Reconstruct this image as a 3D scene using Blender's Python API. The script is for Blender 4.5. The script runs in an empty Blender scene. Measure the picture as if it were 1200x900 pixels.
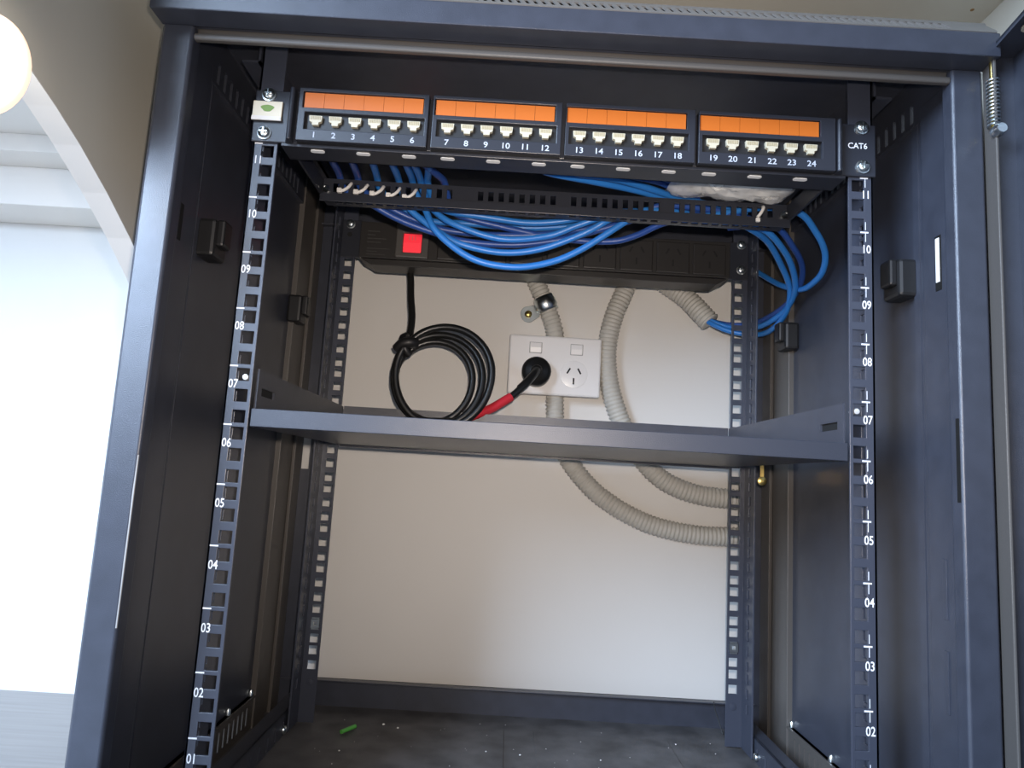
import bpy, bmesh, math, random
from mathutils import Vector, Matrix, noise

random.seed(7)
scene = bpy.context.scene
COL = scene.collection
MM = 0.001

# ------------------------------------------------------------------ camera
def rad(a): return math.radians(a)
PITCH, ROLL, FPX = 0.1330059, -0.0581456, 826.635
Rx = Matrix.Rotation(PITCH, 3, 'X')
Ry = Matrix.Rotation(ROLL, 3, 'Y')
R = Rx @ Ry                                   # columns: right, forward, up
right, fwd, up = R.col[0], R.col[1], R.col[2]
cam_data = bpy.data.cameras.new('camera')
cam_data.sensor_fit = 'HORIZONTAL'
cam_data.sensor_width = 36.0
cam_data.lens = FPX * 36.0 / 1200.0
cam_data.clip_start = 0.01
cam = bpy.data.objects.new('camera', cam_data)
COL.objects.link(cam)
M = Matrix((right, up, -fwd)).transposed().to_4x4()
CAM = Vector((-0.02999, -0.52801, 0.23871))
M.translation = CAM
cam.matrix_world = M
scene.camera = cam

# ------------------------------------------------------------------ world and lights
world = bpy.data.worlds.new('world')
scene.world = world
world.use_nodes = True
bg = world.node_tree.nodes['Background']
bg.inputs[0].default_value = (0.80, 0.86, 1.0, 1)
bg.inputs[1].default_value = 0.22

def area(name, loc, target, sx, sy, power, colour):
    d = bpy.data.lights.new(name, 'AREA')
    d.shape = 'RECTANGLE'; d.size = sx; d.size_y = sy
    d.energy = power; d.color = colour
    o = bpy.data.objects.new(name, d)
    COL.objects.link(o)
    o.location = loc
    v = Vector(target) - Vector(loc)
    o.rotation_euler = v.to_track_quat('-Z', 'Y').to_euler()
    return o

# daylight from the window behind and to the left of the photographer
area('window_daylight', (-1.45, -1.38, 1.05), (-0.35, 0.1, 0.3), 1.2, 1.1, 84, (0.58, 0.75, 1.0))
# the phone's own small lamp beside the lens
fl = bpy.data.lights.new('phone_lamp', 'SPOT')
fl.spot_size = rad(92); fl.spot_blend = 1.0
fl.energy = 8.8; fl.shadow_soft_size = 0.006; fl.color = (1.0, 0.86, 0.74)
flo = bpy.data.objects.new('phone_lamp', fl)
COL.objects.link(flo)
flo.location = CAM + Vector((0.012, 0.0, 0.03))
flo.rotation_euler = (Vector((0.0, 0.3, 0.36)) - flo.location).to_track_quat('-Z', 'Y').to_euler()

vs = scene.view_settings
vs.view_transform = 'Standard'
vs.look = 'None'
vs.exposure = 0.75
vs.gamma = 1.0
vs.use_curve_mapping = False

# ------------------------------------------------------------------ materials
MATS = {}
def mat(name, col, rough=0.5, metal=0.0, bump=0.0, bscale=800.0, vary=0.0, vscale=30.0,
        emit=None, estr=0.0, trans=0.0, spec=0.5, alpha=1.0):
    m = bpy.data.materials.new(name)
    m.use_nodes = True
    nt = m.node_tree
    b = nt.nodes['Principled BSDF']
    b.inputs['Base Color'].default_value = (*col, 1)
    b.inputs['Roughness'].default_value = rough
    b.inputs['Metallic'].default_value = metal
    b.inputs['Specular IOR Level'].default_value = spec
    if trans: b.inputs['Transmission Weight'].default_value = trans
    if alpha < 1: b.inputs['Alpha'].default_value = alpha
    if emit:
        b.inputs['Emission Color'].default_value = (*emit, 1)
        b.inputs['Emission Strength'].default_value = estr
    if bump or vary:
        tc = nt.nodes.new('ShaderNodeTexCoord')
    if bump:
        n = nt.nodes.new('ShaderNodeTexNoise')
        n.inputs['Scale'].default_value = bscale
        n.inputs['Detail'].default_value = 3
        bp = nt.nodes.new('ShaderNodeBump')
        bp.inputs['Strength'].default_value = bump
        bp.inputs['Distance'].default_value = 0.0005
        nt.links.new(tc.outputs['Object'], n.inputs['Vector'])
        nt.links.new(n.outputs['Fac'], bp.inputs['Height'])
        nt.links.new(bp.outputs['Normal'], b.inputs['Normal'])
    if vary:
        n2 = nt.nodes.new('ShaderNodeTexNoise')
        n2.inputs['Scale'].default_value = vscale
        n2.inputs['Detail'].default_value = 5
        r = nt.nodes.new('ShaderNodeValToRGB')
        r.color_ramp.elements[0].position = 0.3
        r.color_ramp.elements[1].position = 0.75
        r.color_ramp.elements[0].color = (*[max(0, c*(1-vary)) for c in col], 1)
        r.color_ramp.elements[1].color = (*[min(1, c*(1+vary)) for c in col], 1)
        nt.links.new(tc.outputs['Object'], n2.inputs['Vector'])
        nt.links.new(n2.outputs['Fac'], r.inputs['Fac'])
        nt.links.new(r.outputs['Color'], b.inputs['Base Color'])
    MATS[name] = m
    return m

mat('powder_coat', (0.039, 0.043, 0.058), 0.33, bump=0.25, bscale=1500, vary=0.12, vscale=60)
mat('rail_coat', (0.041, 0.046, 0.064), 0.33, bump=0.2, bscale=1500)
mat('dusty_floor_coat', (0.085, 0.083, 0.085), 0.55, bump=0.3, bscale=900, vary=0.45, vscale=28)
mat('dark_gap', (0.006, 0.006, 0.006), 0.8)
mat('black_plastic', (0.012, 0.012, 0.013), 0.45)
mat('panel_plastic', (0.021, 0.023, 0.031), 0.36, bump=0.15, bscale=1800)
mat('socket_plastic', (0.022, 0.020, 0.019), 0.42)
mat('dull_zinc', (0.36, 0.40, 0.41), 0.34, metal=1.0)
mat('gap_grey', (0.34, 0.33, 0.32), 0.6)
mat('slot_black', (0.002, 0.002, 0.002), 0.7)
mat('orange_label', (0.49, 0.122, 0.013), 0.45)
mat('shelf_coat', (0.029, 0.033, 0.046), 0.40, bump=0.25, bscale=1500)
mat('jack_cream', (0.48, 0.44, 0.33), 0.45)
mat('jack_contact', (0.33, 0.28, 0.17), 0.4)
mat('white_print', (0.80, 0.82, 0.86), 0.6)
mat('port_print', (0.42, 0.45, 0.52), 0.6)
mat('dim_print', (0.045, 0.043, 0.041), 0.6)
mat('zinc', (0.62, 0.66, 0.66), 0.28, metal=1.0, bump=0.2, bscale=500)
mat('bright_steel', (0.85, 0.85, 0.84), 0.30, metal=0.6)
mat('chip_grey', (0.34, 0.33, 0.32), 0.5)
mat('yellow_zinc', (0.75, 0.55, 0.18), 0.3, metal=1.0)
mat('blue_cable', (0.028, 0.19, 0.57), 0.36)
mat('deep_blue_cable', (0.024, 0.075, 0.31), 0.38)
mat('black_rubber', (0.010, 0.010, 0.010), 0.34)
mat('red_sleeve', (0.62, 0.028, 0.045), 0.42)
mat('red_lens', (0.75, 0.02, 0.035), 0.25, emit=(1.0, 0.05, 0.07), estr=0.35)
mat('red_mark', (0.75, 0.20, 0.18), 0.5)
mat('switch_bezel', (0.085, 0.080, 0.075), 0.35)
mat('outlet_white', (0.78, 0.76, 0.74), 0.28)
mat('conduit_grey', (0.50, 0.48, 0.43), 0.55)
mat('tie_white', (0.72, 0.70, 0.66), 0.4)
mat('wall_paint', (0.70, 0.68, 0.645), 0.55, bump=0.1, bscale=250, vary=0.02, vscale=6)
mat('trim_paint', (0.80, 0.75, 0.69), 0.5)
mat('vent_reflect_coat', (0.15, 0.14, 0.13), 0.35)  # cream bench reflected on the bevel strip, put in as a lighter base colour
mat('cream_board', (0.72, 0.68, 0.58), 0.5, vary=0.03, vscale=8)
mat('cream_edge', (0.80, 0.755, 0.69), 0.45)
mat('sticker_cream', (0.72, 0.68, 0.55), 0.4)
mat('green_smudge', (0.20, 0.34, 0.10), 0.6)
mat('green_wire', (0.10, 0.42, 0.07), 0.45)
mat('crumb_white', (0.75, 0.74, 0.72), 0.7)
mat('stain_brown', (0.36, 0.20, 0.07), 0.7)
mat('glow_white', (1, 1, 1), 0.3, emit=(1.0, 0.95, 0.86), estr=5.0)  # emissive white core of the oval glow
mat('glow_halo', (1.0, 0.75, 0.6), 0.4, emit=(1.0, 0.66, 0.48), estr=0.75)  # warm halo around the glow, given as emissive peach
mat('bag_film', (0.93, 0.93, 0.92), 0.10, alpha=0.38)
mat('bag_filling', (0.92, 0.90, 0.84), 0.5)
mat('brown_coat', (0.085, 0.077, 0.070), 0.45, bump=0.2, bscale=1500)

# grey timber floor
m = mat('grey_timber', (0.42, 0.42, 0.44), 0.45)
nt = m.node_tree
tc = nt.nodes.new('ShaderNodeTexCoord'); mp = nt.nodes.new('ShaderNodeMapping')
mp.inputs['Scale'].default_value = (3, 60, 1)
n = nt.nodes.new('ShaderNodeTexNoise'); n.inputs['Scale'].default_value = 3; n.inputs['Detail'].default_value = 6
r = nt.nodes.new('ShaderNodeValToRGB')
r.color_ramp.elements[0].color = (0.19, 0.175, 0.165, 1); r.color_ramp.elements[1].color = (0.31, 0.285, 0.27, 1)
nt.links.new(tc.outputs['Object'], mp.inputs['Vector']); nt.links.new(mp.outputs['Vector'], n.inputs['Vector'])
nt.links.new(n.outputs['Fac'], r.inputs['Fac']); nt.links.new(r.outputs['Color'], nt.nodes['Principled BSDF'].inputs['Base Color'])

# ------------------------------------------------------------------ helpers (all sizes in millimetres)
WPOS = {}
class MB:
    def __init__(self): self.v = []; self.f = []
    def add(self, vs, fs):
        o = len(self.v); self.v += [tuple(p) for p in vs]; self.f += [tuple(i+o for i in f) for f in fs]; return self
    def box(self, x0, x1, y0, y1, z0, z1):
        return self.add([(x0,y0,z0),(x1,y0,z0),(x1,y1,z0),(x0,y1,z0),(x0,y0,z1),(x1,y0,z1),(x1,y1,z1),(x0,y1,z1)],
                        [(0,3,2,1),(4,5,6,7),(0,1,5,4),(1,2,6,5),(2,3,7,6),(3,0,4,7)])
    def prism(self, poly, a0, a1, mapf):
        n = len(poly)
        self.add([mapf(u, v, a0) for u, v in poly] + [mapf(u, v, a1) for u, v in poly],
                 [tuple(range(n)), tuple(range(2*n-1, n-1, -1))] + [(i, n+i, n+(i+1) % n, (i+1) % n) for i in range(n)])
        return self
    def lathe(self, prof, n=20, axis='z', c=(0,0,0)):
        o = []; fs = []
        for r_, h in prof:
            for k in range(n):
                a = 2*math.pi*k/n
                p = (r_*math.cos(a), r_*math.sin(a), h)
                if axis == 'y': p = (p[0], p[2], p[1])
                if axis == 'x': p = (p[2], p[0], p[1])
                o.append((p[0]+c[0], p[1]+c[1], p[2]+c[2]))
        for i in range(len(prof)-1):
            for k in range(n):
                fs.append((i*n+k, i*n+(k+1) % n, (i+1)*n+(k+1) % n, (i+1)*n+k))
        fs.append(tuple(range(n-1, -1, -1))); fs.append(tuple((len(prof)-1)*n+k for k in range(n)))
        return self.add(o, fs)
    def tube(self, pts, r_, n=10, step=4.0, rf=None, smooth=True):
        path = resample(pts, step) if smooth else [Vector(p) for p in pts]
        t0 = (path[1]-path[0]).normalized()
        ref = Vector((0,0,1)) if abs(t0.z) < 0.9 else Vector((1,0,0))
        nrm = t0.cross(ref).normalized()
        o = []; fs = []; L = 0.0
        for i, p in enumerate(path):
            t = (path[min(i+1, len(path)-1)] - path[max(i-1, 0)]).normalized()
            nrm = (nrm - t*nrm.dot(t)).normalized(); b = t.cross(nrm)
            if i: L += (p-path[i-1]).length
            rr = rf(L) if rf else r_
            for k in range(n):
                a = 2*math.pi*k/n
                o.append(p + nrm*(rr*math.cos(a)) + b*(rr*math.sin(a)))
        for i in range(len(path)-1):
            for k in range(n):
                fs.append((i*n+k, (i+1)*n+k, (i+1)*n+(k+1) % n, i*n+(k+1) % n))
        fs.append(tuple(range(n-1,-1,-1))); fs.append(tuple((len(path)-1)*n+k for k in range(n)))
        return self.add(o, fs)
    def plate(self, u0, u1, v0, v1, holes, t0, t1, mapf):
        us = sorted({u0, u1, *[h[0] for h in holes], *[h[1] for h in holes]})
        vs_ = sorted({v0, v1, *[h[2] for h in holes], *[h[3] for h in holes]})
        us = [u for u in us if u0 <= u <= u1]; vs_ = [v for v in vs_ if v0 <= v <= v1]
        nu, nv = len(us)-1, len(vs_)-1
        solid = [[True]*nv for _ in range(nu)]
        for a, b, c, d in holes:
            for i in range(nu):
                if us[i] >= a-1e-6 and us[i+1] <= b+1e-6:
                    for j in range(nv):
                        if vs_[j] >= c-1e-6 and vs_[j+1] <= d+1e-6: solid[i][j] = False
        idx = {}; V = []; F = []
        def vid(i, j, t):
            k = (i, j, t)
            if k not in idx:
                idx[k] = len(V); V.append(mapf(us[i], vs_[j], t1 if t else t0))
            return idx[k]
        for i in range(nu):
            for j in range(nv):
                if not solid[i][j]: continue
                F.append((vid(i,j,0), vid(i,j+1,0), vid(i+1,j+1,0), vid(i+1,j,0)))
                F.append((vid(i,j,1), vid(i+1,j,1), vid(i+1,j+1,1), vid(i,j+1,1)))
                if i == 0 or not solid[i-1][j]: F.append((vid(i,j,0), vid(i,j,1), vid(i,j+1,1), vid(i,j+1,0)))
                if i == nu-1 or not solid[i+1][j]: F.append((vid(i+1,j,0), vid(i+1,j+1,0), vid(i+1,j+1,1), vid(i+1,j,1)))
                if j == 0 or not solid[i][j-1]: F.append((vid(i,j,0), vid(i+1,j,0), vid(i+1,j,1), vid(i,j,1)))
                if j == nv-1 or not solid[i][j+1]: F.append((vid(i,j+1,0), vid(i,j+1,1), vid(i+1,j+1,1), vid(i+1,j+1,0)))
        return self.add(V, F)
    def mesh(self, name, smooth=False):
        me = bpy.data.meshes.new(name)
        me.from_pydata([(a*MM, b*MM, c*MM) for a, b, c in self.v], [], self.f)
        bm = bmesh.new(); bm.from_mesh(me)
        bmesh.ops.recalc_face_normals(bm, faces=bm.faces)
        bm.to_mesh(me); bm.free()
        if smooth:
            me.polygons.foreach_set('use_smooth', [True]*len(me.polygons))
            me.set_sharp_from_angle(angle=math.radians(50))
        me.update()
        return me

XZ = lambda u, v, t: (u, t, v)       # plate facing front or back
YZ = lambda u, v, t: (t, u, v)       # plate facing left or right
XY = lambda u, v, t: (u, v, t)

def resample(pts, step):
    P = [Vector(p) for p in pts]
    Q = [P[0]*2-P[1]] + P + [P[-1]*2-P[-2]]
    out = []
    for i in range(1, len(Q)-2):
        p0, p1, p2, p3 = Q[i-1:i+3]
        n_ = max(2, int((p2-p1).length/step))
        for k in range(n_):
            t = k/n_
            out.append(0.5*((2*p1)+(p2-p0)*t+(2*p0-5*p1+4*p2-p3)*t*t+(3*p1-p0-3*p2+p3)*t**3))
    out.append(P[-1])
    return out

def obj(name, geo, material, parent=None, at=(0,0,0), smooth=False, bevel=0.0, rz=0.0):
    """link one mesh object; at = world position in mm of the mesh's own origin"""
    me = geo.mesh(name, smooth) if isinstance(geo, MB) else geo
    if material and not me.materials: me.materials.append(MATS[material])
    o = bpy.data.objects.new(name, me)
    COL.objects.link(o)
    w = Vector(at)*MM
    WPOS[o] = w
    if parent is not None:
        o.parent = parent
        o.location = w - WPOS[parent]
    else:
        o.location = w
    if rz: o.rotation_euler = (0, 0, rz)
    if bevel:
        b = o.modifiers.new('bevel', 'BEVEL'); b.width = bevel*MM; b.segments = 2; b.limit_method = 'ANGLE'
    return o
def tag(o, label, cat, group=None):
    o['label'] = label; o['category'] = cat
    if group: o['group'] = group
    return o
def thing(name, loc, label, cat, group=None):
    o = bpy.data.objects.new(name, None); COL.objects.link(o)
    o.empty_display_size = 0.02
    o.location = Vector(loc)*MM; WPOS[o] = Vector(loc)*MM
    return tag(o, label, cat, group)
def structure(o): o['kind'] = 'structure'; return o
TEXTS = {}
def text_mesh(s, size, sx=1.0):
    k = (s, size, sx)
    if k in TEXTS: return TEXTS[k]
    c = bpy.data.curves.new('print', 'FONT'); c.body = s; c.size = size*MM
    c.align_x = 'CENTER'; c.align_y = 'CENTER'; c.resolution_u = 3; c.offset = size*MM*0.012
    o = bpy.data.objects.new('print', c); COL.objects.link(o)
    dg = bpy.context.evaluated_depsgraph_get()
    me = bpy.data.meshes.new_from_object(o.evaluated_get(dg))
    bpy.data.objects.remove(o); bpy.data.curves.remove(c)
    for v in me.vertices:
        x, y, z = v.co; v.co = (x*sx, 0.0, y)
    me.materials.clear()
    TEXTS[k] = me
    return me

# ------------------------------------------------------------------ the setting
FLOOR_Z, WALL_Y, BENCH_Z, WALL_X = -54, 385, 660, 364
structure(obj('floor', MB().box(-2600, 2600, -3000, 420, FLOOR_Z-20, FLOOR_Z), 'grey_timber'))
structure(obj('wall_back', MB().box(-2600, 2600, WALL_Y, WALL_Y+40, FLOOR_Z, 2400), 'wall_paint'))
structure(obj('wall_right', MB().box(WALL_X, WALL_X+40, -150, WALL_Y, FLOOR_Z, BENCH_Z), 'cream_board'))
# stepped boards under the bench, left of its support panel
structure(obj('trim_1', MB().box(-1400, -361, 265, 312, 588, BENCH_Z), 'trim_paint', bevel=1.0))
structure(obj('trim_2', MB().box(-1400, -361, 312, WALL_Y, 539, BENCH_Z), 'trim_paint', bevel=1.0))
structure(obj('trim_3', MB().box(-1400, -361, -190, 265, 609, BENCH_Z), 'trim_paint', bevel=1.0))

bench = thing('bench', (-400, 100, BENCH_Z), 'cream bench top forming the low ceiling over the rack', 'bench')
obj('top_board', MB().box(-1400, 404, -190, WALL_Y, BENCH_Z, BENCH_Z+33), 'cream_board', bench, bevel=1)
st = MB(); st.prism([(math.cos(a)*(5+1.5*math.sin(3*a)), math.sin(a)*(7+1.2*math.cos(2*a))) for a in [k*math.pi/8 for k in range(16)]], BENCH_Z-0.4, BENCH_Z, lambda u, v, t: (272+u+0.5*v, 3+v, t))
obj('stain', st, 'stain_brown', bench)
st = MB(); st.prism([(math.cos(a)*1.6, math.sin(a)*1.6) for a in [k*math.pi/5 for k in range(10)]], BENCH_Z-0.4, BENCH_Z, lambda u, v, t: (346+u, 27+v, t))
obj('stain', st, 'stain_brown', bench)
# curved bench support panel beside the rack
gp = [(-185, 498), (-150, 486), (-120, 475), (-90, 464.5), (-60, 452), (-22, 433), (16, 411), (51, 388), (90, 357), (140, 310), (200, 240), (270, 140), (330, 30), (385, -54)]
poly = gp + [(385, 660), (-185, 660)]
g = MB()
# build as quads between the curve and the top so the curved edge stays clean
V = []; F = []
for i, (y, z) in enumerate(gp):
    for x in (-340, -359):
        V += [(x, y, z), (x, y, 660)]
for i in range(len(gp)-1):
    a, b = i*4, (i+1)*4
    F += [(a, b, b+1, a+1), (a+2, a+3, b+3, b+2), (a, a+2, b+2, b), (a+1, b+1, b+3, a+3)]
F += [(0, 1, 3, 2), (len(gp)*4-4, len(gp)*4-2, len(gp)*4-1, len(gp)*4-3)]
g.add(V, F)
sup = thing('bench_support', (-350, 100, FLOOR_Z), 'cream curved bench support panel left of the rack', 'support panel')
obj('panel', g, 'cream_board', sup)
V = []; F = []
for i, (y, z) in enumerate(gp):
    V += [(-340, y, z-0.1), (-359, y, z-0.1), (-340, y-0.4, z-1.0), (-359, y-0.4, z-1.0)]
for i in range(len(gp)-1):
    a, b = i*4, (i+1)*4
    F += [(a, b, b+1, a+1), (a+2, a+3, b+3, b+2), (a, a+2, b+2, b), (a+1, b+1, b+3, a+3)]
obj('edge_strip', MB().add(V, F), 'cream_edge', sup)

# glow of unclear source as an emissive oval, its halo shaped as a ring
glow = thing('glow', (-326, -170, 445), 'small white oval glow with peach halo beside the bench support', 'glow')
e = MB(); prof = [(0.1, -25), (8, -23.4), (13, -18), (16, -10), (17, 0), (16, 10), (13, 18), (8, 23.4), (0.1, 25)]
obj('glow_core', e.lathe(prof, 28, 'z', (-326, -170, 445)), 'glow_white', glow, smooth=True)
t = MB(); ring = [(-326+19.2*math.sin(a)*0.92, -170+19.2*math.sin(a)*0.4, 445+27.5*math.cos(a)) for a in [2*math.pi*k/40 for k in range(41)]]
obj('halo', t.tube(ring, 2.6, 10, smooth=False), 'glow_halo', glow, smooth=True)
obj('glow_mount', MB().box(-340, -336, -175, -165, 438, 452), 'cream_edge', glow)

# ------------------------------------------------------------------ the rack cabinet
cab = thing('rack_cabinet', (0, 150, FLOOR_Z), 'dark blue-black open steel network rack cabinet', 'rack cabinet')
Z0, Z1 = -54, 586
SCREW = MB().lathe([(3.2, 0), (3.2, -1.2), (2.2, -2.2), (0.2, -2.4)], 14, 'y')
SCREW.box(-2.2, 2.2, -2.7, -2.2, -0.4, 0.4); SCREW.box(-0.4, 0.4, -2.7, -2.2, -2.2, 2.2)
SCREW_ME = SCREW.mesh('screw', True); SCREW_ME.materials.append(MATS['zinc'])
SC2 = MB().lathe([(5.6, 0), (5.6, -0.9), (4.6, -1.1), (4.4, -2.2), (3.2, -3.4), (0.2, -3.8)], 18, 'y')
SC2.box(-3, 3, -4.1, -3.3, -0.5, 0.5); SC2.box(-0.5, 0.5, -4.1, -3.3, -3, 3)
SC2_ME = SC2.mesh('screw', True); SC2_ME.materials.append(MATS['zinc'])

for s in (-1, 1):
    X = lambda x: s*x
    def bx(mb, a, b, *r): return mb.box(min(s*a, s*b), max(s*a, s*b), *r)
    # front post: stepped profile
    prof = [(300, -49), (297, -52), (277.5, -52), (276, -50.5), (276, -40), (284, -38), (284, 2), (288, 4), (288, 12), (300, 12)]
    fp = MB().prism([(s*a, b) for a, b in prof], Z0, 552, XY)
    post = obj('front_post', fp, 'powder_coat', cab, bevel=0.8)
    if s < 0:
        ch = MB()
        zs = [(128, 1.1), (150, 0.7), (170, 1.4), (195, 0.9), (215, 1.5), (232, 0.5), (240, 0.1)]
        V = []; F = []
        for z, w in zs: V += [(-277.0-w*0.35, -52.3, z), (-276.6, -52.2, z), (-276.3, -51.7, z)]
        for i in range(len(zs)-1):
            a = i*3; F += [(a, a+1, a+4, a+3), (a+1, a+2, a+5, a+4)]
        obj('paint_chip', ch.add(V, F), 'chip_grey', post)
        obj('latch_slot', MB().box(-284.2, -283.7, -23, -18, 400, 428), 'slot_black', post)
    else:
        obj('latch_slot', MB().box(283.4, 284.2, -22, -15, 396, 438), 'slot_black', post)
        obj('slot_daylight', MB().box(282.8, 284.2, -20.5, -16.5, 402, 436), 'crumb_white', post)  # white box paints the bright daylit view through this slot
        obj('latch_slot', MB().box(275.7, 276.2, -50.0, -46.5, 240, 297), 'slot_black', post)
        for z in (95, 158):
            obj('slot_cover', MB().box(283.2, 284.2, -20, -15.5, z, z+42), 'powder_coat', post, bevel=0.3)
    # rear post: side face and the flange that faces the front
    bp_ = MB(); bx(bp_, 284, 300, 265, 300, Z0, Z1)
    bx(bp_, 287, 300, 300, 345, Z0, Z1)
    bx(bp_, 283, 287, 318, 345, Z0, Z1)
    obj('rear_post', bp_, 'brown_coat', cab, bevel=0.7)
    if s < 0:
        fl_ = MB().plate(-287, -259, Z0, Z1, [(-283, -273, 236, 284)], 345, 348, XZ)
    else:
        fl_ = MB(); bx(fl_, 259, 287, 345, 348, Z0, Z1)
    obj('rear_flange', fl_, 'powder_coat', cab)
    # side panel and slotted side beams
    sp = MB(); bx(sp, 290, 299, 12, 265, -6, 543)
    side = obj('side_panel', sp, 'powder_coat', cab)
    bp_ = MB(); bx(bp_, 287.5, 290, 12, 20, -6, 543)
    obj('panel_edge', bp_, 'powder_coat', side)
    for (yy, zz) in ((30, 418), (268 if s < 0 else 262, 418)):
        lt = MB(); bx(lt, 274, 290, yy-13, yy+13, zz-17, zz+14)
        lo = obj('latch', lt, 'black_plastic', side, bevel=3)
        lt = MB(); bx(lt, 268, 275, yy-10, yy+6, zz-8, zz+14)
        obj('latch_lever', lt, 'black_plastic', lo, bevel=2)
    holes = [(162+k*12, 165.5+k*12, -32, -14) for k in range(8)]
    b1 = MB().plate(12, 265, Z0, -6, holes, s*286, s*290, YZ)
    bx(b1, 284, 299, 12, 265, -8, -6)
    beam = obj('lower_side_beam', b1, 'brown_coat', cab)
    for yy in ((200, 262) if s < 0 else (262, 170)):
        obj('screw', MB().lathe([(3, 0), (3, 3), (1.8, 6), (0.2, 6.4)], 10, 'z', (s*288.5, yy, -6)), 'zinc', beam, smooth=True)
    holes = [(14+k*13, 19+k*13, 546, 563) for k in range(18)]
    b1 = MB().plate(-43, 265, 543, Z1, holes, s*286, s*290, YZ)
    obj('upper_side_beam', b1, 'powder_coat', cab)
    # bars that carry the mounting rails
    holes = [(30+k*24, 34+k*24, -38, -26) for k in range(10)]
    b2 = MB().plate(2, 330, Z0+10, -16, holes, s*247, s*249, YZ)
    bx(b2, 247, 262, 2, 330, -18, -16)
    bar = obj('lower_rail_bar', b2, 'powder_coat', cab, bevel=0.5)
    for (yy, zz) in ((272, -22), (250, -34)):
        obj('screw', MB().lathe([(4.2, 0), (4.2, -1.4), (3, -3), (0.2, -3.4)] if s > 0 else [(4.2, 0), (4.2, 1.4), (3, 3), (0.2, 3.4)], 12, 'x', (s*247, yy, zz)), 'zinc', bar, smooth=True)
    b2 = MB(); bx(b2, 247, 249, 2, 330, 558, 584); bx(b2, 247, 262, 2, 330, 558, 560)
    obj('upper_rail_bar', b2, 'powder_coat', cab)

# floor of the cabinet
fp = obj('floor_panel', MB().box(-290, 290, -50, 352, -50, -40), 'dusty_floor_coat', cab)
for x0, x1 in ((-165, -17), (16, 165)):
    obj('knockout_plate', MB().box(x0, x1, 170, 302, -40, -39.2), 'dusty_floor_coat', fp, bevel=0.4)
# rear lower and upper cross members
rl = MB().box(-287, 287, 352, 355, Z0, -9); rl.box(-287, 287, 343, 355, -10.5, -9)
obj('rear_lower_lip', rl, 'powder_coat', cab, bevel=0.6)
rl = MB().box(-287, 287, 352, 355, 545, Z1); rl.box(-287, 287, 335, 352, 545, 547)
obj('rear_upper_lip', rl, 'powder_coat', cab, bevel=0.6)
# sill under the door
obj('front_sill', MB().box(-284, 284, -52, -20, Z0, -36), 'powder_coat', cab, bevel=1)
# roof, front lintel with lip, slotted bevel strip
obj('roof_panel', MB().box(-299, 299, -50, 354, 584, Z1+2), 'powder_coat', cab)
lp = [(-70, 552), (-70, 569.5), (-67, 571), (-54, 571), (-54, 554.5), (-50, 554.5), (-50, 552)]
lint = obj('front_lintel', MB().prism(lp, -300, 300, lambda u, v, t: (t, u, v)), 'powder_coat', cab, bevel=0.8)
lip = MB().prism([(-51, 543.2), (-50, 542), (-46.5, 542), (-45, 543.5), (-45, 553), (-46.5, 553), (-46.5, 547), (-50, 547), (-51, 545.8)], -276, 276, lambda u, v, t: (t, u, v))
obj('lintel_lip', lip, 'brown_coat', lint, bevel=1.2)
obj('lintel_web', MB().box(-284, 284, -45, -43, 552, 584), 'powder_coat', lint)
n_s = 82
holes = [(-232+k*6.1, -228.6+k*6.1, 4, 14) for k in range(n_s)]
def slope(u, v, t):      # strip rising and leaning back from the lintel; the slots lean sideways
    c = 0.63; s_ = 0.776
    sh = 3.0*(v-9)/10 if 3 < v < 15 else 0
    return (u-sh, -69.5+v*c+t*s_, 570.5+v*s_-t*c)
bv = MB().plate(-298, 298, 0, 20, holes, 0, 1.2, slope)
obj('slotted_bevel', bv, 'vent_reflect_coat', cab)
obj('bevel_back', MB().box(-290, 290, -56, -54, 571, 584), 'dark_gap', cab)

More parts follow.
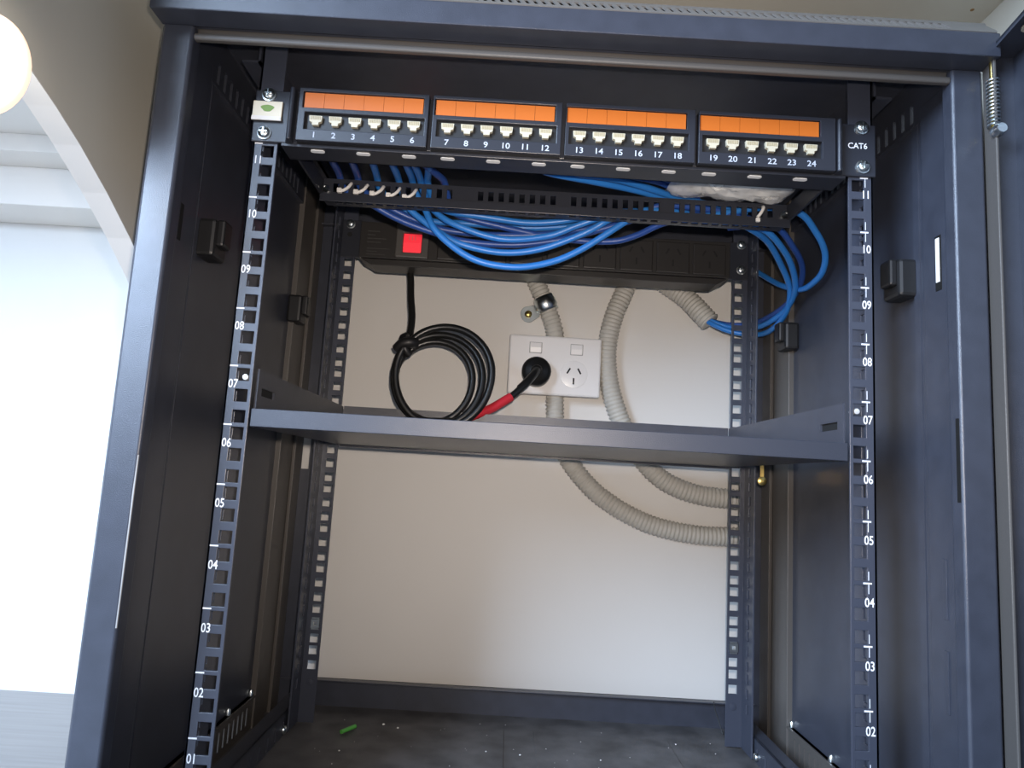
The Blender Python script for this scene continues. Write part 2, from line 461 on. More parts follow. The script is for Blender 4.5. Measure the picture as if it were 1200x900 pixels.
# mounting rails with square holes, ticks and printed unit numbers
U = 44.45
def rail(s, rear):
    y = 287 if rear else 0
    holes = []
    nU = 12 if not rear else 11
    for n_ in range(nU):
        for dz in (6.35, 22.225, 38.1):
            if rear and n_ == 0 and dz < 10: continue
            z = n_*U+dz
            holes.append((s*233-4.75, s*233+4.75, z-4.75, z+4.75))
    a, b = sorted((s*225.5, s*245))
    mb = MB().plate(a, b, -38 if rear else -46, 572, holes, y, y+2, XZ)
    # side flange with slots
    sl = []
    for n_ in range(12):
        for dz in (6.35, 22.225, 38.1):
            z = n_*U+dz
            sl.append(((y-20, y-14) if rear else (y+12, y+18)) + (z-5, z+5))
    sl = [(p, q, c, d) for p, q, c, d in sl]
    ya, yb = (y-32, y+2) if rear else (y, y+34)
    mb.plate(ya, yb, -38 if rear else -46, 572, sl, *sorted((s*243, s*245)), YZ)
    ro = obj('mounting_rail', mb, 'rail_coat', cab, bevel=0.35)
    ro['label'] = ('rear' if rear else 'front') + (' left' if s < 0 else ' right') + ' square-holed mounting rail'
    if not rear:
        for n_ in range(1, 12):
            zt = n_*U
            x0 = -243.5 if s < 0 else 234.6
            obj('unit_mark', MB().box(x0, x0+6.2, -0.25, 0, zt-0.55, zt+0.55), 'white_print', ro)
            if s > 0:
                mk = MB().box(238.4, 238.8, -0.2, 0, zt+2.0, zt+8.5)
                mk.box(238.4, 238.8, -0.2, 0, zt-7.5, zt-0.5)
                obj('unit_mark', mk, 'white_print', ro)
            if n_ <= 11:
                zl = (n_-1)*U + 30.6
                o = obj('unit_number', text_mesh('%02d' % n_, 9.2, 0.78), 'white_print', ro, at=(s*239.0 if s > 0 else -239.6, -0.3, zl))
    else:
        zc = 13*0+ (44.45*1+22.2)
        nut = MB().plate(s*233-4.6, s*233+4.6, zc-4.6, zc+4.6, [(s*233-2, s*233+2, zc-2, zc+2)], y-1.5, y+3, XZ)
        nut.box(s*233-4, s*233+4, y-1.2, y+0.5, zc+5, zc+6.5); nut.box(s*233-4, s*233+4, y-1.2, y+0.5, zc-6.5, zc-5)
        obj('cage_nut', nut, 'zinc', ro)
        obj('rivet', MB().lathe([(3.6, 0), (3.6, -0.8), (0.2, -1.2)], 12, 'y', (s*233, y, 4)), 'rail_coat', ro, smooth=True)
    return ro
rails = {(s, r_): rail(s, r_) for s in (-1, 1) for r_ in (False, True)}

# open door on the right, hinged at the post, swung out towards the camera
dang = rad(8)
ddir = Vector((-math.sin(dang), -math.cos(dang)))
dn = Vector((math.cos(dang), -math.sin(dang)))        # towards the outside
H = Vector((299.0, -50.8))
def D(u, w, z):
    p = H + ddir*u + dn*w
    return (p.x, p.y, z)
def dbox(mb, u0, u1, w0, w1, z0, z1):
    return mb.add([D(u0,w0,z0), D(u1,w0,z0), D(u1,w1,z0), D(u0,w1,z0), D(u0,w0,z1), D(u1,w0,z1), D(u1,w1,z1), D(u0,w1,z1)],
                  [(0,3,2,1),(4,5,6,7),(0,1,5,4),(1,2,6,5),(2,3,7,6),(3,0,4,7)])
DT = 563
mb = MB(); dbox(mb, 0, 430, 20, 22, -48, DT)
door = obj('door', mb, 'powder_coat', cab)
door['label'] = 'door of the rack standing open at the right edge'
mb = MB(); dbox(mb, 0, 2, 2, 20, -48, DT); obj('hinge_side', mb, 'powder_coat', door)
mb = MB(); dbox(mb, 0, 15, 0, 2, -48, DT)
obj('hinge_flange', mb, 'brown_coat', door, bevel=0.6)
mb = MB(); dbox(mb, 0, 430, 0, 20, DT-2, DT); dbox(mb, 0, 430, 0, 1, DT-4, DT)
obj('top_flange', mb, 'powder_coat', door)
mb = MB(); dbox(mb, 0, 430, 0, 20, -48, -46); dbox(mb, 0, 430, 0, 2, -48, -34)
obj('bottom_flange', mb, 'powder_coat', door)
mb = MB(); dbox(mb, 428, 430, 0, 20, -48, DT); dbox(mb, 415, 430, 0, 2, -48, DT)
obj('lock_flange', mb, 'powder_coat', door)
# spring-loaded hinge pin
pin = MB().lathe([(1.8, 0), (1.8, 62), (0.3, 63)], 12, 'z', (298.5, -62, 498))
po = obj('hinge_pin', pin, 'yellow_zinc', door, smooth=True)
hel = [(298.5+3.6*math.cos(a), -62+3.6*math.sin(a), 503+36*a/(2*math.pi*13)) for a in [2*math.pi*k/12 for k in range(13*12+1)]]
obj('spring', MB().tube(hel, 0.85, 6, smooth=False), 'zinc', po, smooth=True)
obj('pin_lever', MB().lathe([(3.8, 0), (4.2, -2), (4.2, -6), (3.4, -8)], 14, 'y', (297.5, -64, 498)), 'zinc', po, smooth=True)
mb = MB(); mb.lathe([(5, 0), (5, 1.2), (3, 1.6)], 18, 'z', (304, -92, 558.8)); obj('cap', mb, 'jack_cream', door, smooth=True)

# ------------------------------------------------------------------ patch panel
pp = thing('patch_panel', (0, 0, 489), 'black 24-port patch panel with orange label strips', 'patch panel')
pl = MB()
def hx(c): return (c-4, c+4)
obj('faceplate', MB().box(-246, 246, -2.6, -0.4, 489.3, 532.6), 'panel_plastic', pp, bevel=0.8)
obj('rear_body', MB().box(-212, 212, -0.4, 30, 494, 530), 'black_plastic', pp)
ub = MB().box(-222, 222, -3, 22, 486.6, 489.3); ub.box(-222, 222, 20, 22, 486.6, 496)
under = obj('bottom_flange', ub, 'panel_plastic', pp, bevel=0.5)
for s in (-1, 1):
    obj('side_pillar', MB().prism([(s*212.5, -2), (s*212.5, -10.5), (s*214.2, -11.6), (s*216, -10.5), (s*219, -2.6)], 489, 532, XY), 'panel_plastic', pp, bevel=0.8)
starts = (-209.0, -104.0, 0.2, 104.2)
ends = (-107.3, -3.0, 101.2, 211.0)
jack0 = (-194.9, -91.8, 11.3, 115.6)
pk = 0
# jack: stepped cream opening with contacts
JA = MB().prism([(-5.0, 4.0), (5.0, 4.0), (4.6, -0.6), (2.6, -1.4), (2.4, -3.6), (-2.4, -3.6), (-2.6, -1.4), (-4.6, -0.6)], -2.8, 0, XZ)
JA_ME = JA.mesh('jack'); JA_ME.materials.append(MATS['jack_cream'])
JC = MB()
for k in range(8): JC.box(-3.9+k*1.05, -3.4+k*1.05, -3.1, -2.6, 0.8, 3.6)
JC_ME = JC.mesh('contacts'); JC_ME.materials.append(MATS['jack_contact'])
LB_ME = None
for mi in range(4):
    a, b = starts[mi], ends[mi]
    j0 = jack0[mi]; pitch = 15.3
    l0 = j0-10.2; l1 = l0+93.2
    mb = MB().plate(a, b, 489, 532.4, [(l0-0.6, l1+0.6, 516.2, 529.6), (j0-8.5, j0+5*pitch+8.5, 498.5, 512.5)], -10, -6.4, XZ)
    mod = obj('port_module', mb, 'panel_plastic', pp, bevel=0.5)
    obj('module_back', MB().box(a, b, -6.4, -2.6, 489, 532.4), 'black_plastic', mod)
    for k in range(6):
        lw = 93.2/6
        o = obj('label_tile', MB().box(l0+k*lw+0.12, l0+(k+1)*lw-0.12, -8.4, -6.4, 516.6, 529.2), 'orange_label', mod)
        x = j0+k*pitch
        jo = obj('jack', JA_ME, None, mod, at=(x, -6.4, 506))
        obj('contacts', JC_ME, None, mod, at=(x, -6.4, 506))
        pk += 1
        obj('port_number', text_mesh(str(pk), 6.6, 1.1), 'port_print', mod, at=(x, -10.15, 493.6))
    for k in range(3):
        x = j0+0.5+k*36.2
        pill = MB()
        pts = []
        for q in range(16):
            ang = 2*math.pi*q/16
            pts.append((x+(3.4 if math.cos(ang) > 0 else -3.4)+2.2*math.cos(ang), 3.0+2.4*math.sin(ang)))
        pill.prism(pts, 486.0, 486.8, XY)
        obj('clip_tab', pill, 'crumb_white', under)
for x, z, me in ((-235.3, 528.6, SC2_ME), (-236, 496.6, SC2_ME), (234.8, 529.8, SC2_ME), (235.5, 497.2, SC2_ME)):
    obj('screw', me, None, pp, at=(x, -2.6, z))
obj('type_print', text_mesh('CAT6', 6.6, 0.95), 'white_print', pp, at=(231.6, -2.8, 514.2))
stk = obj('cream_tag', MB().box(-246.5, -223.5, -4.4, -2.6, 507, 522.5), 'sticker_cream', pp, bevel=0.4)
obj('tag_fold', MB().box(-246.5, -223.5, -5.4, -4.4, 506.2, 509.5), 'crumb_white', stk)
sm = MB().prism([(-235+5.0*math.cos(a)*(1+0.2*math.sin(3*a)), 516.4+2.8*math.sin(a)) for a in [k*math.pi/8 for k in range(16)]], -4.7, -4.4, XZ)
obj('green_smudge', sm, 'green_smudge', stk)

# ------------------------------------------------------------------ cable bar behind the panel
cb = thing('cable_bar', (0, 97, 480), 'slotted black cable management bar behind the patch panel', 'cable bar')
holes = []
x = -206
k = 0
while x < 205:
    if not (-92 < x < -78 or 0 < x < 8 or 98 < x < 108):
        holes.append((x, x+5.0, 491.5, 500.5))
    x += 9.6
    k += 1
obj('slotted_face', MB().plate(-216, 216, 488, 504.5, holes, 97, 98.6, XZ), 'panel_plastic', cb)
lf = MB().plate(-216, 216, 92, 118, [(h[0], h[1]+1.5, 101, 113) for h in holes], 486.6, 488, XY)
obj('lower_flange', lf, 'panel_plastic', cb)
obj('front_lip', MB().box(-216, 216, 91, 92.4, 480.5, 488), 'panel_plastic', cb, bevel=0.4)
for s in (-1, 1):
    arm = MB().box(min(s*215, s*217), max(s*215, s*217), 8, 118, 488, 503)
    obj('side_arm', arm, 'panel_plastic', cb)
    obj('wing_nut', MB().lathe([(3.2, 0), (3.6, -3), (2.0, -5), (1.2, -8), (0.2, -8.4)], 12, 'y', (s*212, 97, 494)), 'zinc', cb, smooth=True)

# ------------------------------------------------------------------ shelf
sh = thing('shelf', (0, 140, 266), 'black steel tray shelf bridging the middle of the rack', 'shelf')
obj('tray_floor', MB().box(-222, 222, 0, 285, 266, 267.6), 'powder_coat', sh)
obj('front_lip', MB().box(-223.5, 223.5, -1.2, 0.4, 266, 279.5), 'shelf_coat', sh, bevel=0.5)
obj('rear_wall', MB().box(-222, 222, 283.6, 285.2, 266, 310.5), 'powder_coat', sh)
obj('rear_bottom_lip', MB().box(-222, 222, 276, 285.2, 263.6, 266), 'powder_coat', sh)
for s in (-1, 1):
    hs = [(14, 44, 290.5, 296.5)]
    w = obj('side_wall', MB().plate(5, 284, 266, 310, hs, *sorted((s*222.6, s*224.2)), YZ), 'powder_coat', sh)
    obj('slot_back', MB().box(*sorted((s*224.2, s*224.6)), 13, 45, 290, 297), 'dark_gap', w)
    obj('bolt', MB().lathe([(2.2, 8), (2.2, -1.0), (0.2, -1.4)], 10, 'y', (s*231.5, 2.2, 304 if s > 0 else 303)), 'bright_steel', sh, smooth=True)
    rb = MB().box(*sorted((s*224, s*258)), 270, 283, 298, 309)
    r_o = obj('rear_bracket', rb, 'black_plastic', sh, bevel=1)
    for q in (234, 250): obj('screw', SCREW_ME, None, r_o, at=(s*q, 270, 303))
hb = MB().lathe([(5, 0), (5, -2), (3, -3), (0.3, -3.4)], 14, 'y', (255, 266, 252)); hb.box(253.5, 257.5, 266, 267.5, 250, 280)
obj('hanging_bolt', hb, 'yellow_zinc', sh, smooth=True)

# ------------------------------------------------------------------ power strip
ps = thing('power_strip', (0, 285, 489), 'black rack power strip with red lit switch across the rear rails', 'power strip')
body = MB().box(-221, 221, 284, 322, 489, 533)
body.prism([(-219, 489), (-206, 481.5), (206, 481.5), (219, 489)], 288, 321, XZ)
obj('body', body, 'socket_plastic', ps, bevel=0.6)
for s in (-1, 1):
    ear = obj('ear', MB().box(*sorted((s*219, s*243)), 284.6, 286.8, 488, 534), 'panel_plastic', ps, bevel=0.6)
for x, z in ((-233.5, 529), (234.5, 531), (234.5, 500)):
    obj('screw', SC2_ME, None, ps, at=(x, 284.6, z))
obj('ear_hole', MB().lathe([(3, 0), (3, -0.3)], 12, 'y', (-233.5, 284.5, 516)), 'slot_black', ps)
SOC = [196, 152.5, 109, 65.5, 22, -21.5, -65, -108.5]
for x in SOC:
    so = obj('socket', MB().box(x-19.5, x+19.5, 281.6, 284, 491, 529), 'socket_plastic', ps, bevel=1.2)
    for dx, dz, an in ((-6.8, 6, 0.52), (6.8, 6, -0.52), (0, -8, 0)):
        c_, s_ = math.cos(an), math.sin(an)
        q = [(x+dx+u*c_+v*s_, 511+dz-u*s_+v*c_) for u, v in ((-1, -4), (1, -4), (1, 4), (-1, 4))]
        obj('pin_slot', MB().prism(q, 281.2, 281.8, XZ), 'slot_black', so)
bz = obj('switch_bezel', MB().plate(-177, -138, 489.5, 531.5, [(-168.5, -146.5, 496, 519.5)], 277, 284, XZ), 'switch_bezel', ps, bevel=1.5)
rk = obj('rocker', MB().prism([(279.5, 496.5), (277.6, 507.8), (279.5, 519), (284, 519), (284, 496.5)], -168, -147, lambda u, v, t: (t, u, v)), 'red_lens', bz)
for x in (-161, -157.5, -154):
    obj('rocker_mark', MB().prism([(x-0.5, 511), (x+0.5, 511), (x+0.5, 516), (x-0.5, 516)], 277.2, 277.7, XZ), 'red_mark', rk)
for k, (x0, x1) in enumerate(((-212, -198), (-212, -203), (-212, -190), (-212, -196))):
    obj('rating_print', MB().box(x0, x1, 283.6, 284, 521-k*4.5, 522-k*4.5), 'dim_print', ps)
for k, (x0, x1) in enumerate(((-212, -185), (-212, -200), (-212, -190))):
    obj('rating_print', MB().box(x0, x1, 283.6, 284, 500-k*3.6, 500.8-k*3.6), 'dim_print', ps)

# ------------------------------------------------------------------ double wall outlet
wo = thing('wall_outlet', (23, WALL_Y, 346), 'white double power outlet with two rocker switches on back wall', 'power outlet')
obj('mounting_block', MB().box(-32, 78, 363, WALL_Y, 349, 418), 'outlet_white', wo, bevel=2)
plate = obj('plate', MB().box(-36, 81.5, 356, 363, 345.5, 421.5), 'outlet_white', wo, bevel=2.5)
for x in (-2.4, 49.8):
    so = obj('switch_surround', MB().box(x-8.2, x+8.2, 355.6, 357, 398.2, 412.8), 'gap_grey', wo, bevel=1.5)
    obj('rocker', MB().prism([(355.4, 398.9), (353.8, 405.5), (354.2, 412.1), (357, 412.1), (357, 398.9)], x-7.4, x+7.4, lambda u, v, t: (t, u, v)), 'outlet_white', so, bevel=1.2)
sk = obj('socket_face', MB().lathe([(17.4, 356.2), (17.2, 355.7), (16.6, 355.6), (0.2, 355.6)], 32, 'y', (47.5, 0, 374)), 'outlet_white', wo, smooth=True)
for dx, dz, an in ((-6.8, 4, 0.52), (6.8, 4, -0.52), (0, -9, 0)):
    c_, s_ = math.cos(an), math.sin(an)
    q = [(47.5+dx+u*c_+v*s_, 374+dz-u*s_+v*c_) for u, v in ((-1, -4), (1, -4), (1, 4), (-1, 4))]
    obj('pin_slot', MB().prism(q, 355.3, 355.8, XZ), 'slot_black', sk)

# ------------------------------------------------------------------ corrugated conduits and saddle clamp
def ribs(r0):
    return lambda L: r0 + 1.0*math.sin(2*math.pi*L/5.2)
def conduit(pts, r0, label, name='conduit'):
    o = obj(name, MB().tube(pts, r0, 18, step=1.3, rf=ribs(r0)), 'conduit_grey', smooth=True)
    me = o.data
    me.set_sharp_from_angle(angle=math.radians(180))
    return tag(o, label, 'conduit', 'corrugated conduits on the back wall')
C1 = [(-34, 372, 575), (-19.6, 372, 530.4), (-9.0, 372, 502.0), (8.6, 372, 465.1), (20.2, 372, 435.0), (23.5, 373, 415)]
C1b = [(25.6, 373, 352), (25.8, 372, 344.7), (28.4, 372, 312.9), (36.3, 372, 286.1), (54.0, 372, 256.9), (90.0, 372, 222.6), (146.0, 372, 194.0), (205.3, 372, 182.6), (258.9, 372, 182.5), (300, 372, 184)]
C2 = [(150, 372, 585), (131.3, 372, 539.5), (113.6, 372, 497.8), (96.3, 372, 450.9), (90.3, 372, 405.3), (96.5, 372, 361.0), (112.4, 372, 317.8), (135.6, 372, 278.9), (166.9, 372, 248.4), (209.5, 372, 232.6), (258.2, 372, 229.0), (300, 372, 229.5)]
C3 = [(112, 372, 540), (146.7, 372, 514.8), (166.5, 367, 499.9), (190.7, 358, 479.8), (215.7, 345, 448.6)]
conduit(C1, 11.3, 'short grey corrugated conduit held by the clamp above the outlet')
conduit(C1b, 11.3, 'grey corrugated conduit leaving below the outlet, lower of two bends')
conduit(C2, 12.0, 'long grey corrugated conduit curving past the right side of the outlet')
c3 = conduit(C3, 12.6, 'grey corrugated conduit with blue cables entering its open end')

cl = thing('saddle_clamp', (2, 372, 452), 'zinc saddle clamp screwed to wall over the conduit', 'clamp')
d1 = Vector((8.6-(-9), 0, 465.1-502)).normalized()         # along the conduit
cc = Vector((8.0, 371, 466))
sid = Vector((-d1.z, 0, d1.x)).normalized()                  # across the conduit
if sid.x < 0: sid = -sid
V = []; F = []
ns = 14
for j, a_ in enumerate((-10, -6, -4.6, 4.6, 6, 10)):
    rr = 13.2 if j in (0, 1, 4, 5) else 14.2
    for k in range(ns+1):
        ang = math.pi*k/ns
        V.append(tuple(cc + d1*a_ + sid*(rr*math.cos(ang)) + Vector((0, -1, 0))*(rr*math.sin(ang))))
for j in range(5):
    for k in range(ns):
        a = j*(ns+1)+k
        F.append((a, a+1, a+ns+2, a+ns+1))
so = obj('strap', MB().add(V, F), 'zinc', cl, smooth=True)
md = so.modifiers.new('thickness', 'SOLIDIFY'); md.thickness = 1.2*MM; md.offset = 0
tabp = []
for k in range(13):
    ang = -math.pi/2 + math.pi*k/12
    p = cc - sid*(25+10*math.cos(ang)) + d1*(11*math.sin(ang)) + d1*1.5
    tabp.append((p.x, p.z))
for a_ in (11, -11):
    p = cc - sid*12 + d1*(a_*0.75+1.5); tabp.append((p.x, p.z))
obj('tab', MB().prism(tabp, 380, 382, XZ), 'dull_zinc', cl, bevel=0.4)
sc = cc - sid*25 + d1*1.5
obj('screw', MB().lathe([(4.8, 380), (4.8, 379), (3.0, 377.4), (0.2, 377.2)], 16, 'y', (sc.x, 0, sc.z)), 'yellow_zinc', cl, smooth=True)

# ------------------------------------------------------------------ black power cord, coiled
cordp = [(-163.3, 318, 484), (-161.0, 315, 468), (-158.6, 310, 448), (-154.5, 303, 420.8), (-155.6, 294, 395)]
turns = 3.34
pts = list(cordp)
N = int(turns*28)
for k in range(1, N+1):
    f_ = k/28.0
    ang = math.radians(150) + 2*math.pi*f_             # from the tie, down the left side
    lay = f_
    rr = [56, 54.5, 48.5, 43.5, 47, 47][min(5, int(lay))]
    r2 = [54.5, 48.5, 43.5, 47, 50, 50][min(5, int(lay))]
    tt = lay-int(lay)
    rr = rr*(1-tt)+r2*tt
    cx = -166 + rr + (2.0*math.sin(lay*2.1))
    cz = 356 - (56-rr)*0.55
    z = cz + rr*math.sin(ang)*(1.0 if math.sin(ang) > 0 else 1.16)
    x = cx + rr*math.cos(ang)
    y = 290 - 7*math.sin(lay*1.9) - 6*(1-tt) + (z-350)*0.10 - 4
    pts.append((x, y, max(z, 273)))
pts += [(-88, 277, 300), (-77.0, 279, 305.0), (-53.2, 290, 317.3), (-31.1, 300, 333.6), (-14.6, 308, 351.0), (-2.5, 322, 368.5), (-0.5, 332, 372)]
# keep the coil's last part on the right-hand bottom before it leaves for the plug
pc = obj('power_cord', MB().tube(pts, 4.25, 12, step=4), 'black_rubber', ps, smooth=True)
pc['label'] = 'black coiled cord with plug'
obj('plug', MB().lathe([(18.6, 355), (18.6, 342), (17.6, 338), (13, 335.5), (7.2, 333), (6.2, 329), (4.0, 326.5), (0.4, 326)], 32, 'y', (-0.5, 0, 373)), 'black_rubber', pc, smooth=True)
obj('cord_relief', MB().tube([(-0.5, 330, 372.5), (-4, 321, 366), (-12, 311, 354.5), (-20, 306, 345.5)], 5.2, 12, step=3), 'black_rubber', pc, smooth=True)
obj('red_sleeve', MB().tube([(-30.5, 300.5, 334.0), (-53.2, 290.4, 317.6), (-77.5, 279, 305.3)], 5.4, 14, step=5), 'red_sleeve', pc, smooth=True)
tie = MB().tube([(-166, 281, 380), (-159, 276.5, 386), (-150, 276, 388), (-145, 281, 388)], 6.6, 10, step=3)
tie.tube([(-158, 290, 398), (-160, 279, 392), (-156, 277, 380), (-151, 281, 374)], 4.6, 8, step=3)
obj('cable_tie', tie, 'black_plastic', pc, smooth=True)

# ------------------------------------------------------------------ blue network cables
R1 = [(195.7, 140, 496.3), (222.7, 165, 492.5), (247.9, 195, 479.0), (267.8, 222, 462.4), (275.7, 250, 444.7), (274.5, 285, 432.5), (265.2, 310, 428.9), (236.8, 322, 432.9), (215.8, 334, 444.1), (206, 346, 455)]
R2 = [(209.9, 142, 497.0), (240.2, 165, 482.7), (262.0, 195, 467.7), (273.3, 225, 454.9), (273.8, 260, 444.0), (261.6, 300, 436.0), (238.0, 326, 439.2), (214.3, 339, 449.7), (204, 350, 459)]
R3 = [(221.2, 145, 503.2), (250.0, 170, 491.3), (272.2, 200, 480.1), (280.9, 230, 465.4), (279.6, 270, 453.8), (265.8, 312, 445.2), (242.6, 334, 444.4), (216.8, 345, 451.0), (206, 355, 462)]
R4 = [(235.1, 120, 507.6), (256.8, 132, 494.4), (271.9, 145, 478.5), (278.5, 165, 465.2), (278.0, 190, 458.8), (275.4, 212, 459.2), (267.3, 245, 472.2), (257.6, 285, 496.9), (249.0, 318, 520.3)]
LA = [(-123.2, 122, 490.0), (-108.8, 118, 465.6), (-75.0, 122, 443.7), (-36.5, 126, 438.8), (-1.6, 128, 445.8), (28.0, 126, 459.7), (64.4, 120, 484.5)]
LB = [(-138.6, 126, 490.7), (-110.1, 128, 470.8), (-87.2, 130, 460.0), (-48.2, 134, 455.2), (-10.3, 134, 460.9), (29.9, 128, 476.7), (53.3, 122, 489.6)]
LC = [(-116.9, 130, 493.6), (-94.1, 128, 478.6), (-48.9, 132, 468.2), (-5.1, 134, 474.1), (20.7, 130, 483.7), (43.1, 126, 492.2)]
LD = [(-177.7, 126, 494.3), (-150.1, 135, 483.1), (-116.8, 142, 474.6), (-84.6, 146, 468.3), (-38.0, 150, 469.0), (4.0, 146, 474.5), (44.9, 138, 484.7), (80.2, 126, 494.5)]
LE = [(-165.2, 134, 496.6), (-135.0, 145, 486.9), (-98.9, 155, 481.2), (-38.7, 160, 482.2), (12.6, 156, 487.4), (61.9, 142, 494.2), (93.2, 130, 500.3)]
LF = [(-106.8, 136, 495.7), (-67.3, 140, 492.6), (-24.9, 144, 490.5), (11.2, 142, 493.7), (47.9, 134, 500.8)]
LG = [(-96.7, 146, 496.7), (-45.1, 156, 488.4), (13.4, 162, 482.4), (60.8, 160, 481.9), (85.2, 152, 486.8), (108.0, 136, 494.7)]
LH = [(-153.9, 140, 499.7), (-124.7, 150, 489.4), (-82.6, 160, 492.1), (-30.6, 164, 492.2), (21.1, 158, 495.0), (70.8, 146, 499.8), (102.6, 136, 504.9)]
def over(xa, xb):
    return [(xa, 31, 503), (xa+(xb-xa)*0.2, 42, 501), (xa+(xb-xa)*0.85, 90, 509), (xb, 103, 509.5), (xb+2, 114, 503)]
def tail(p, y, z, n=140):
    return [(p[0]+22, y-3, z), (p[0]+60, y, z+1), (max(n, p[0]+80), y+2, z)]
# name, start x, over-bar x, loop, continuation, material, label
cabs = [
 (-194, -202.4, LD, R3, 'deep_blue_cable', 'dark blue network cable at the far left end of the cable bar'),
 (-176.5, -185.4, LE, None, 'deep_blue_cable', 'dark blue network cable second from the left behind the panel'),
 (-158.5, -167.2, LH, R1, 'blue_cable', 'blue network cable third from the left behind the panel'),
 (-143.2, -147.2, LB, R2, 'blue_cable', 'blue network cable forming the second lowest hanging loop'),
 (-131.6, -134.3, LA, R4, 'blue_cable', 'blue network cable forming the lowest hanging loop over the power strip'),
 (-124.4, -126.4, LC, None, 'blue_cable', 'blue network cable forming the third lowest hanging loop'),
 (-108.4, -119.9, LF, None, 'blue_cable', 'blue network cable running highest and nearly straight under the bar'),
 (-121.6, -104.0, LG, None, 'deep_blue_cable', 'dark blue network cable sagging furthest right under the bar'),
]
for i, (xa, xb, loop, cont, mt_, lab) in enumerate(cabs):
    pts = over(xa, xb) + loop
    y = 122+ (i % 4)*6.5; z = 506 - (i//4)*6.2
    pts += tail(loop[-1], y, z)
    if cont is not None: pts += ([(180, y+4, 502)] if cont is not R4 else [(200, 122, 511)]) + cont
    else: pts += [(175, y+3, z-2)]
    o = obj('network_cable', MB().tube(pts, 3.25, 10, step=4), mt_, smooth=True)
    tag(o, lab, 'cable', 'blue network cables')
BB = [
 ([(-26, 31, 503), (-11.4, 45, 499.9), (35.9, 75, 506.5), (74.8, 100, 511.8), (110, 118, 512.5), (150, 124, 511), (186, 128, 508)], 'blue_cable', 'blue network cable lowest in the bundle fanning out under port thirteen'),
 ([(2, 31, 503), (12, 45, 501), (52, 73, 509.5), (86, 98, 513.6), (114, 116, 514.6), (150, 128, 514), (190, 133, 510)], 'blue_cable', 'blue network cable second in the bundle fanning out under port thirteen'),
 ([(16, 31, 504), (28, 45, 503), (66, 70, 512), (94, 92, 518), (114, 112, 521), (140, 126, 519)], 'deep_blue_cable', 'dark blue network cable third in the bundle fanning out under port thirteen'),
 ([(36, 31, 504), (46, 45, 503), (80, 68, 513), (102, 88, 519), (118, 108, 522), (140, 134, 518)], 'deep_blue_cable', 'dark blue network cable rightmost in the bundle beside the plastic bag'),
]
for pts, mt_, lab in BB:
    o = obj('network_cable', MB().tube(pts, 3.3, 10, step=4), mt_, smooth=True)
    tag(o, lab, 'cable', 'blue network cables')

# white cable ties on the bar
order = ['leftmost', 'second', 'third', 'fourth', 'fifth']
for i, (x, z) in enumerate(((-196.2, 494.9), (-181.1, 494.2), (-166.1, 493.6), (-151.0, 492.9), (-136.0, 492.2))):
    tieo = thing('cable_tie', (x, 95, z), 'white cable tie on the bar below the panel, ' + order[i] + ' from the left', 'cable tie', 'white cable ties')
    mb = MB().tube([(x-4.5, 99, z-1), (x-3.5, 94.5, z-3), (x+1, 93.2, z-2.5), (x+5, 94, z+1), (x+6.5, 96, z+5), (x+6.5, 101, z+8)], 1.5, 8, step=2)
    obj('band', mb, 'tie_white', tieo, smooth=True)
    obj('head', MB().box(x-5, x-0.5, 91.5, 96, z-5, z-0.5), 'tie_white', tieo, bevel=0.8)
tieo = thing('cable_tie', (191, 120, 491), 'white cable tie at the right end of the cable bar', 'cable tie', 'white cable ties')
obj('band', MB().tube([(186, 92, 489), (189, 91.5, 493), (192, 93, 499), (193, 101, 503)], 1.5, 8, step=2), 'tie_white', tieo, smooth=True)
obj('head', MB().box(184, 188, 89, 93, 484, 488), 'tie_white', tieo, bevel=0.8)

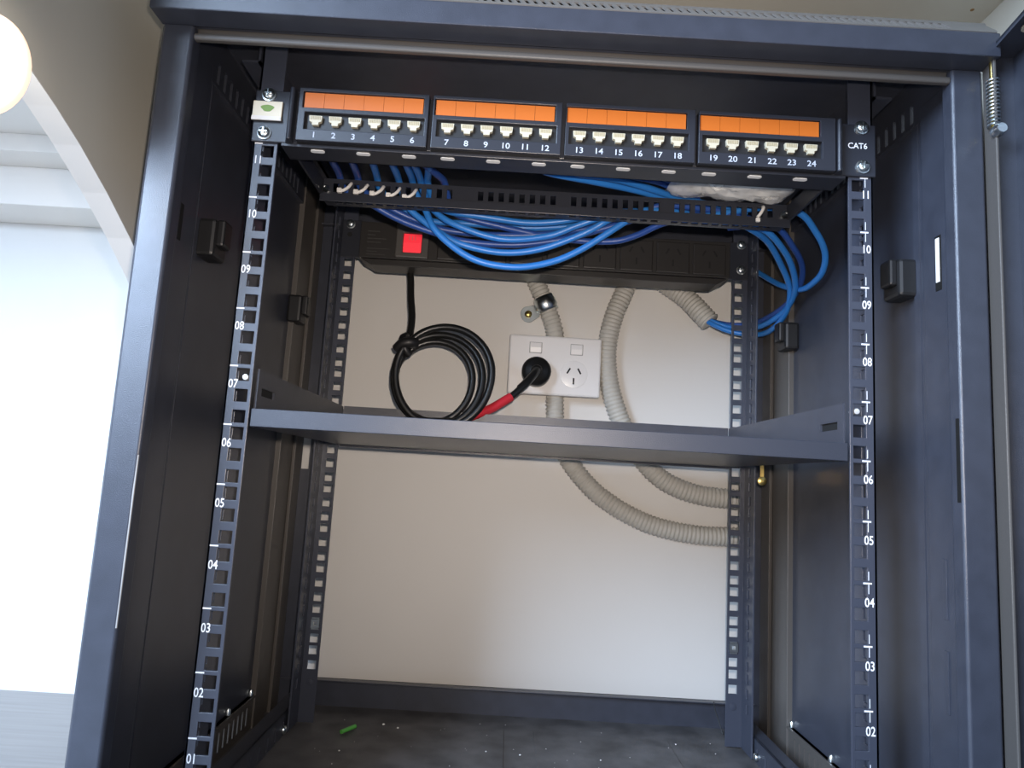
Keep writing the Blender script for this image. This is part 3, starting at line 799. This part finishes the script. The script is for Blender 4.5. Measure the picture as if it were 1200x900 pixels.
# clear plastic bag of fittings lying behind the panel
bag = thing('plastic_bag', (158, 70, 500), 'crumpled clear plastic bag lying on the right of the cable bar', 'bag')
def pillow(cx, cy, cz, lx, ly, lz, amp, seed, nu=26, nv=14):
    V = []; F = []
    for side in (1, -1):
        base = len(V)
        for i in range(nu+1):
            for j in range(nv+1):
                u = -1+2*i/nu; v = -1+2*j/nv
                e_ = max(0.0, (1-u**6)*(1-v**6))**0.45
                nz = noise.noise(Vector((u*2.2+seed, v*1.6, side*2)))*amp
                nz2 = abs(noise.noise(Vector((u*4+2*v+seed, v*2.5-u, side))))*amp*1.2
                wob = 3*noise.noise(Vector((v*3, seed, 4.0)))
                V.append((cx+u*lx+wob*abs(u), cy+v*ly+2.5*noise.noise(Vector((u*4, seed, 1))), cz+side*lz*e_+(nz+nz2)*e_+1.5*noise.noise(Vector((u*3, v*3, seed)))))
        for i in range(nu):
            for j in range(nv):
                a = base+i*(nv+1)+j
                F.append((a, a+1, a+nv+2, a+nv+1))
    return MB().add(V, F)
obj('film', pillow(158, 66, 512, 55, 33, 11, 5, 3.3), 'bag_film', bag, smooth=True)
obj('filling', pillow(166, 66, 511, 42, 27, 7.5, 4, 8.1, 16, 10), 'bag_filling', bag)
for x, y in ((185, 66), (196, 60), (150, 72)):
    obj('screw_in_bag', MB().lathe([(2.6, 0), (2.6, 9), (4.4, 9), (4.4, 12)], 8, 'x', (x, y, 508)), 'zinc', bag, smooth=True)

# ------------------------------------------------------------------ bits on the cabinet floor
tag(obj('wire_offcut', MB().tube([(-189, 262, -37), (-184, 270, -36.8), (-178, 280, -36.6)], 2.2, 8, step=2), 'green_wire', smooth=True),
    'small green wire offcut lying on the rack floor at left', 'wire')
tag(obj('bent_wire', MB().tube([(236, 330, -39), (233, 333, -28), (229, 336, -16), (227, 337, -6)], 0.7, 6, step=3), 'black_plastic', smooth=True),
    'thin dark bent wire standing at the right rear of the rack floor', 'wire')
cr = MB()
for k in range(45):
    x = random.uniform(-215, 215); y = random.uniform(120, 335); r_ = random.choice((0.35, 0.4, 0.5, 0.6, 1.0))
    if k < 3: x, y, r_ = ((-150, 296, 1.7), (-133, 288, 1.5), (0, 232, 1.2))[k]
    cr.lathe([(r_*0.3, 0), (r_, r_*0.5), (r_*0.6, r_)], 5, 'z', (x, y, -39.3))
o = obj('crumbs', cr, 'crumb_white')
o['kind'] = 'stuff'; tag(o, 'pale crumbs of plaster scattered over the rack floor', 'debris')
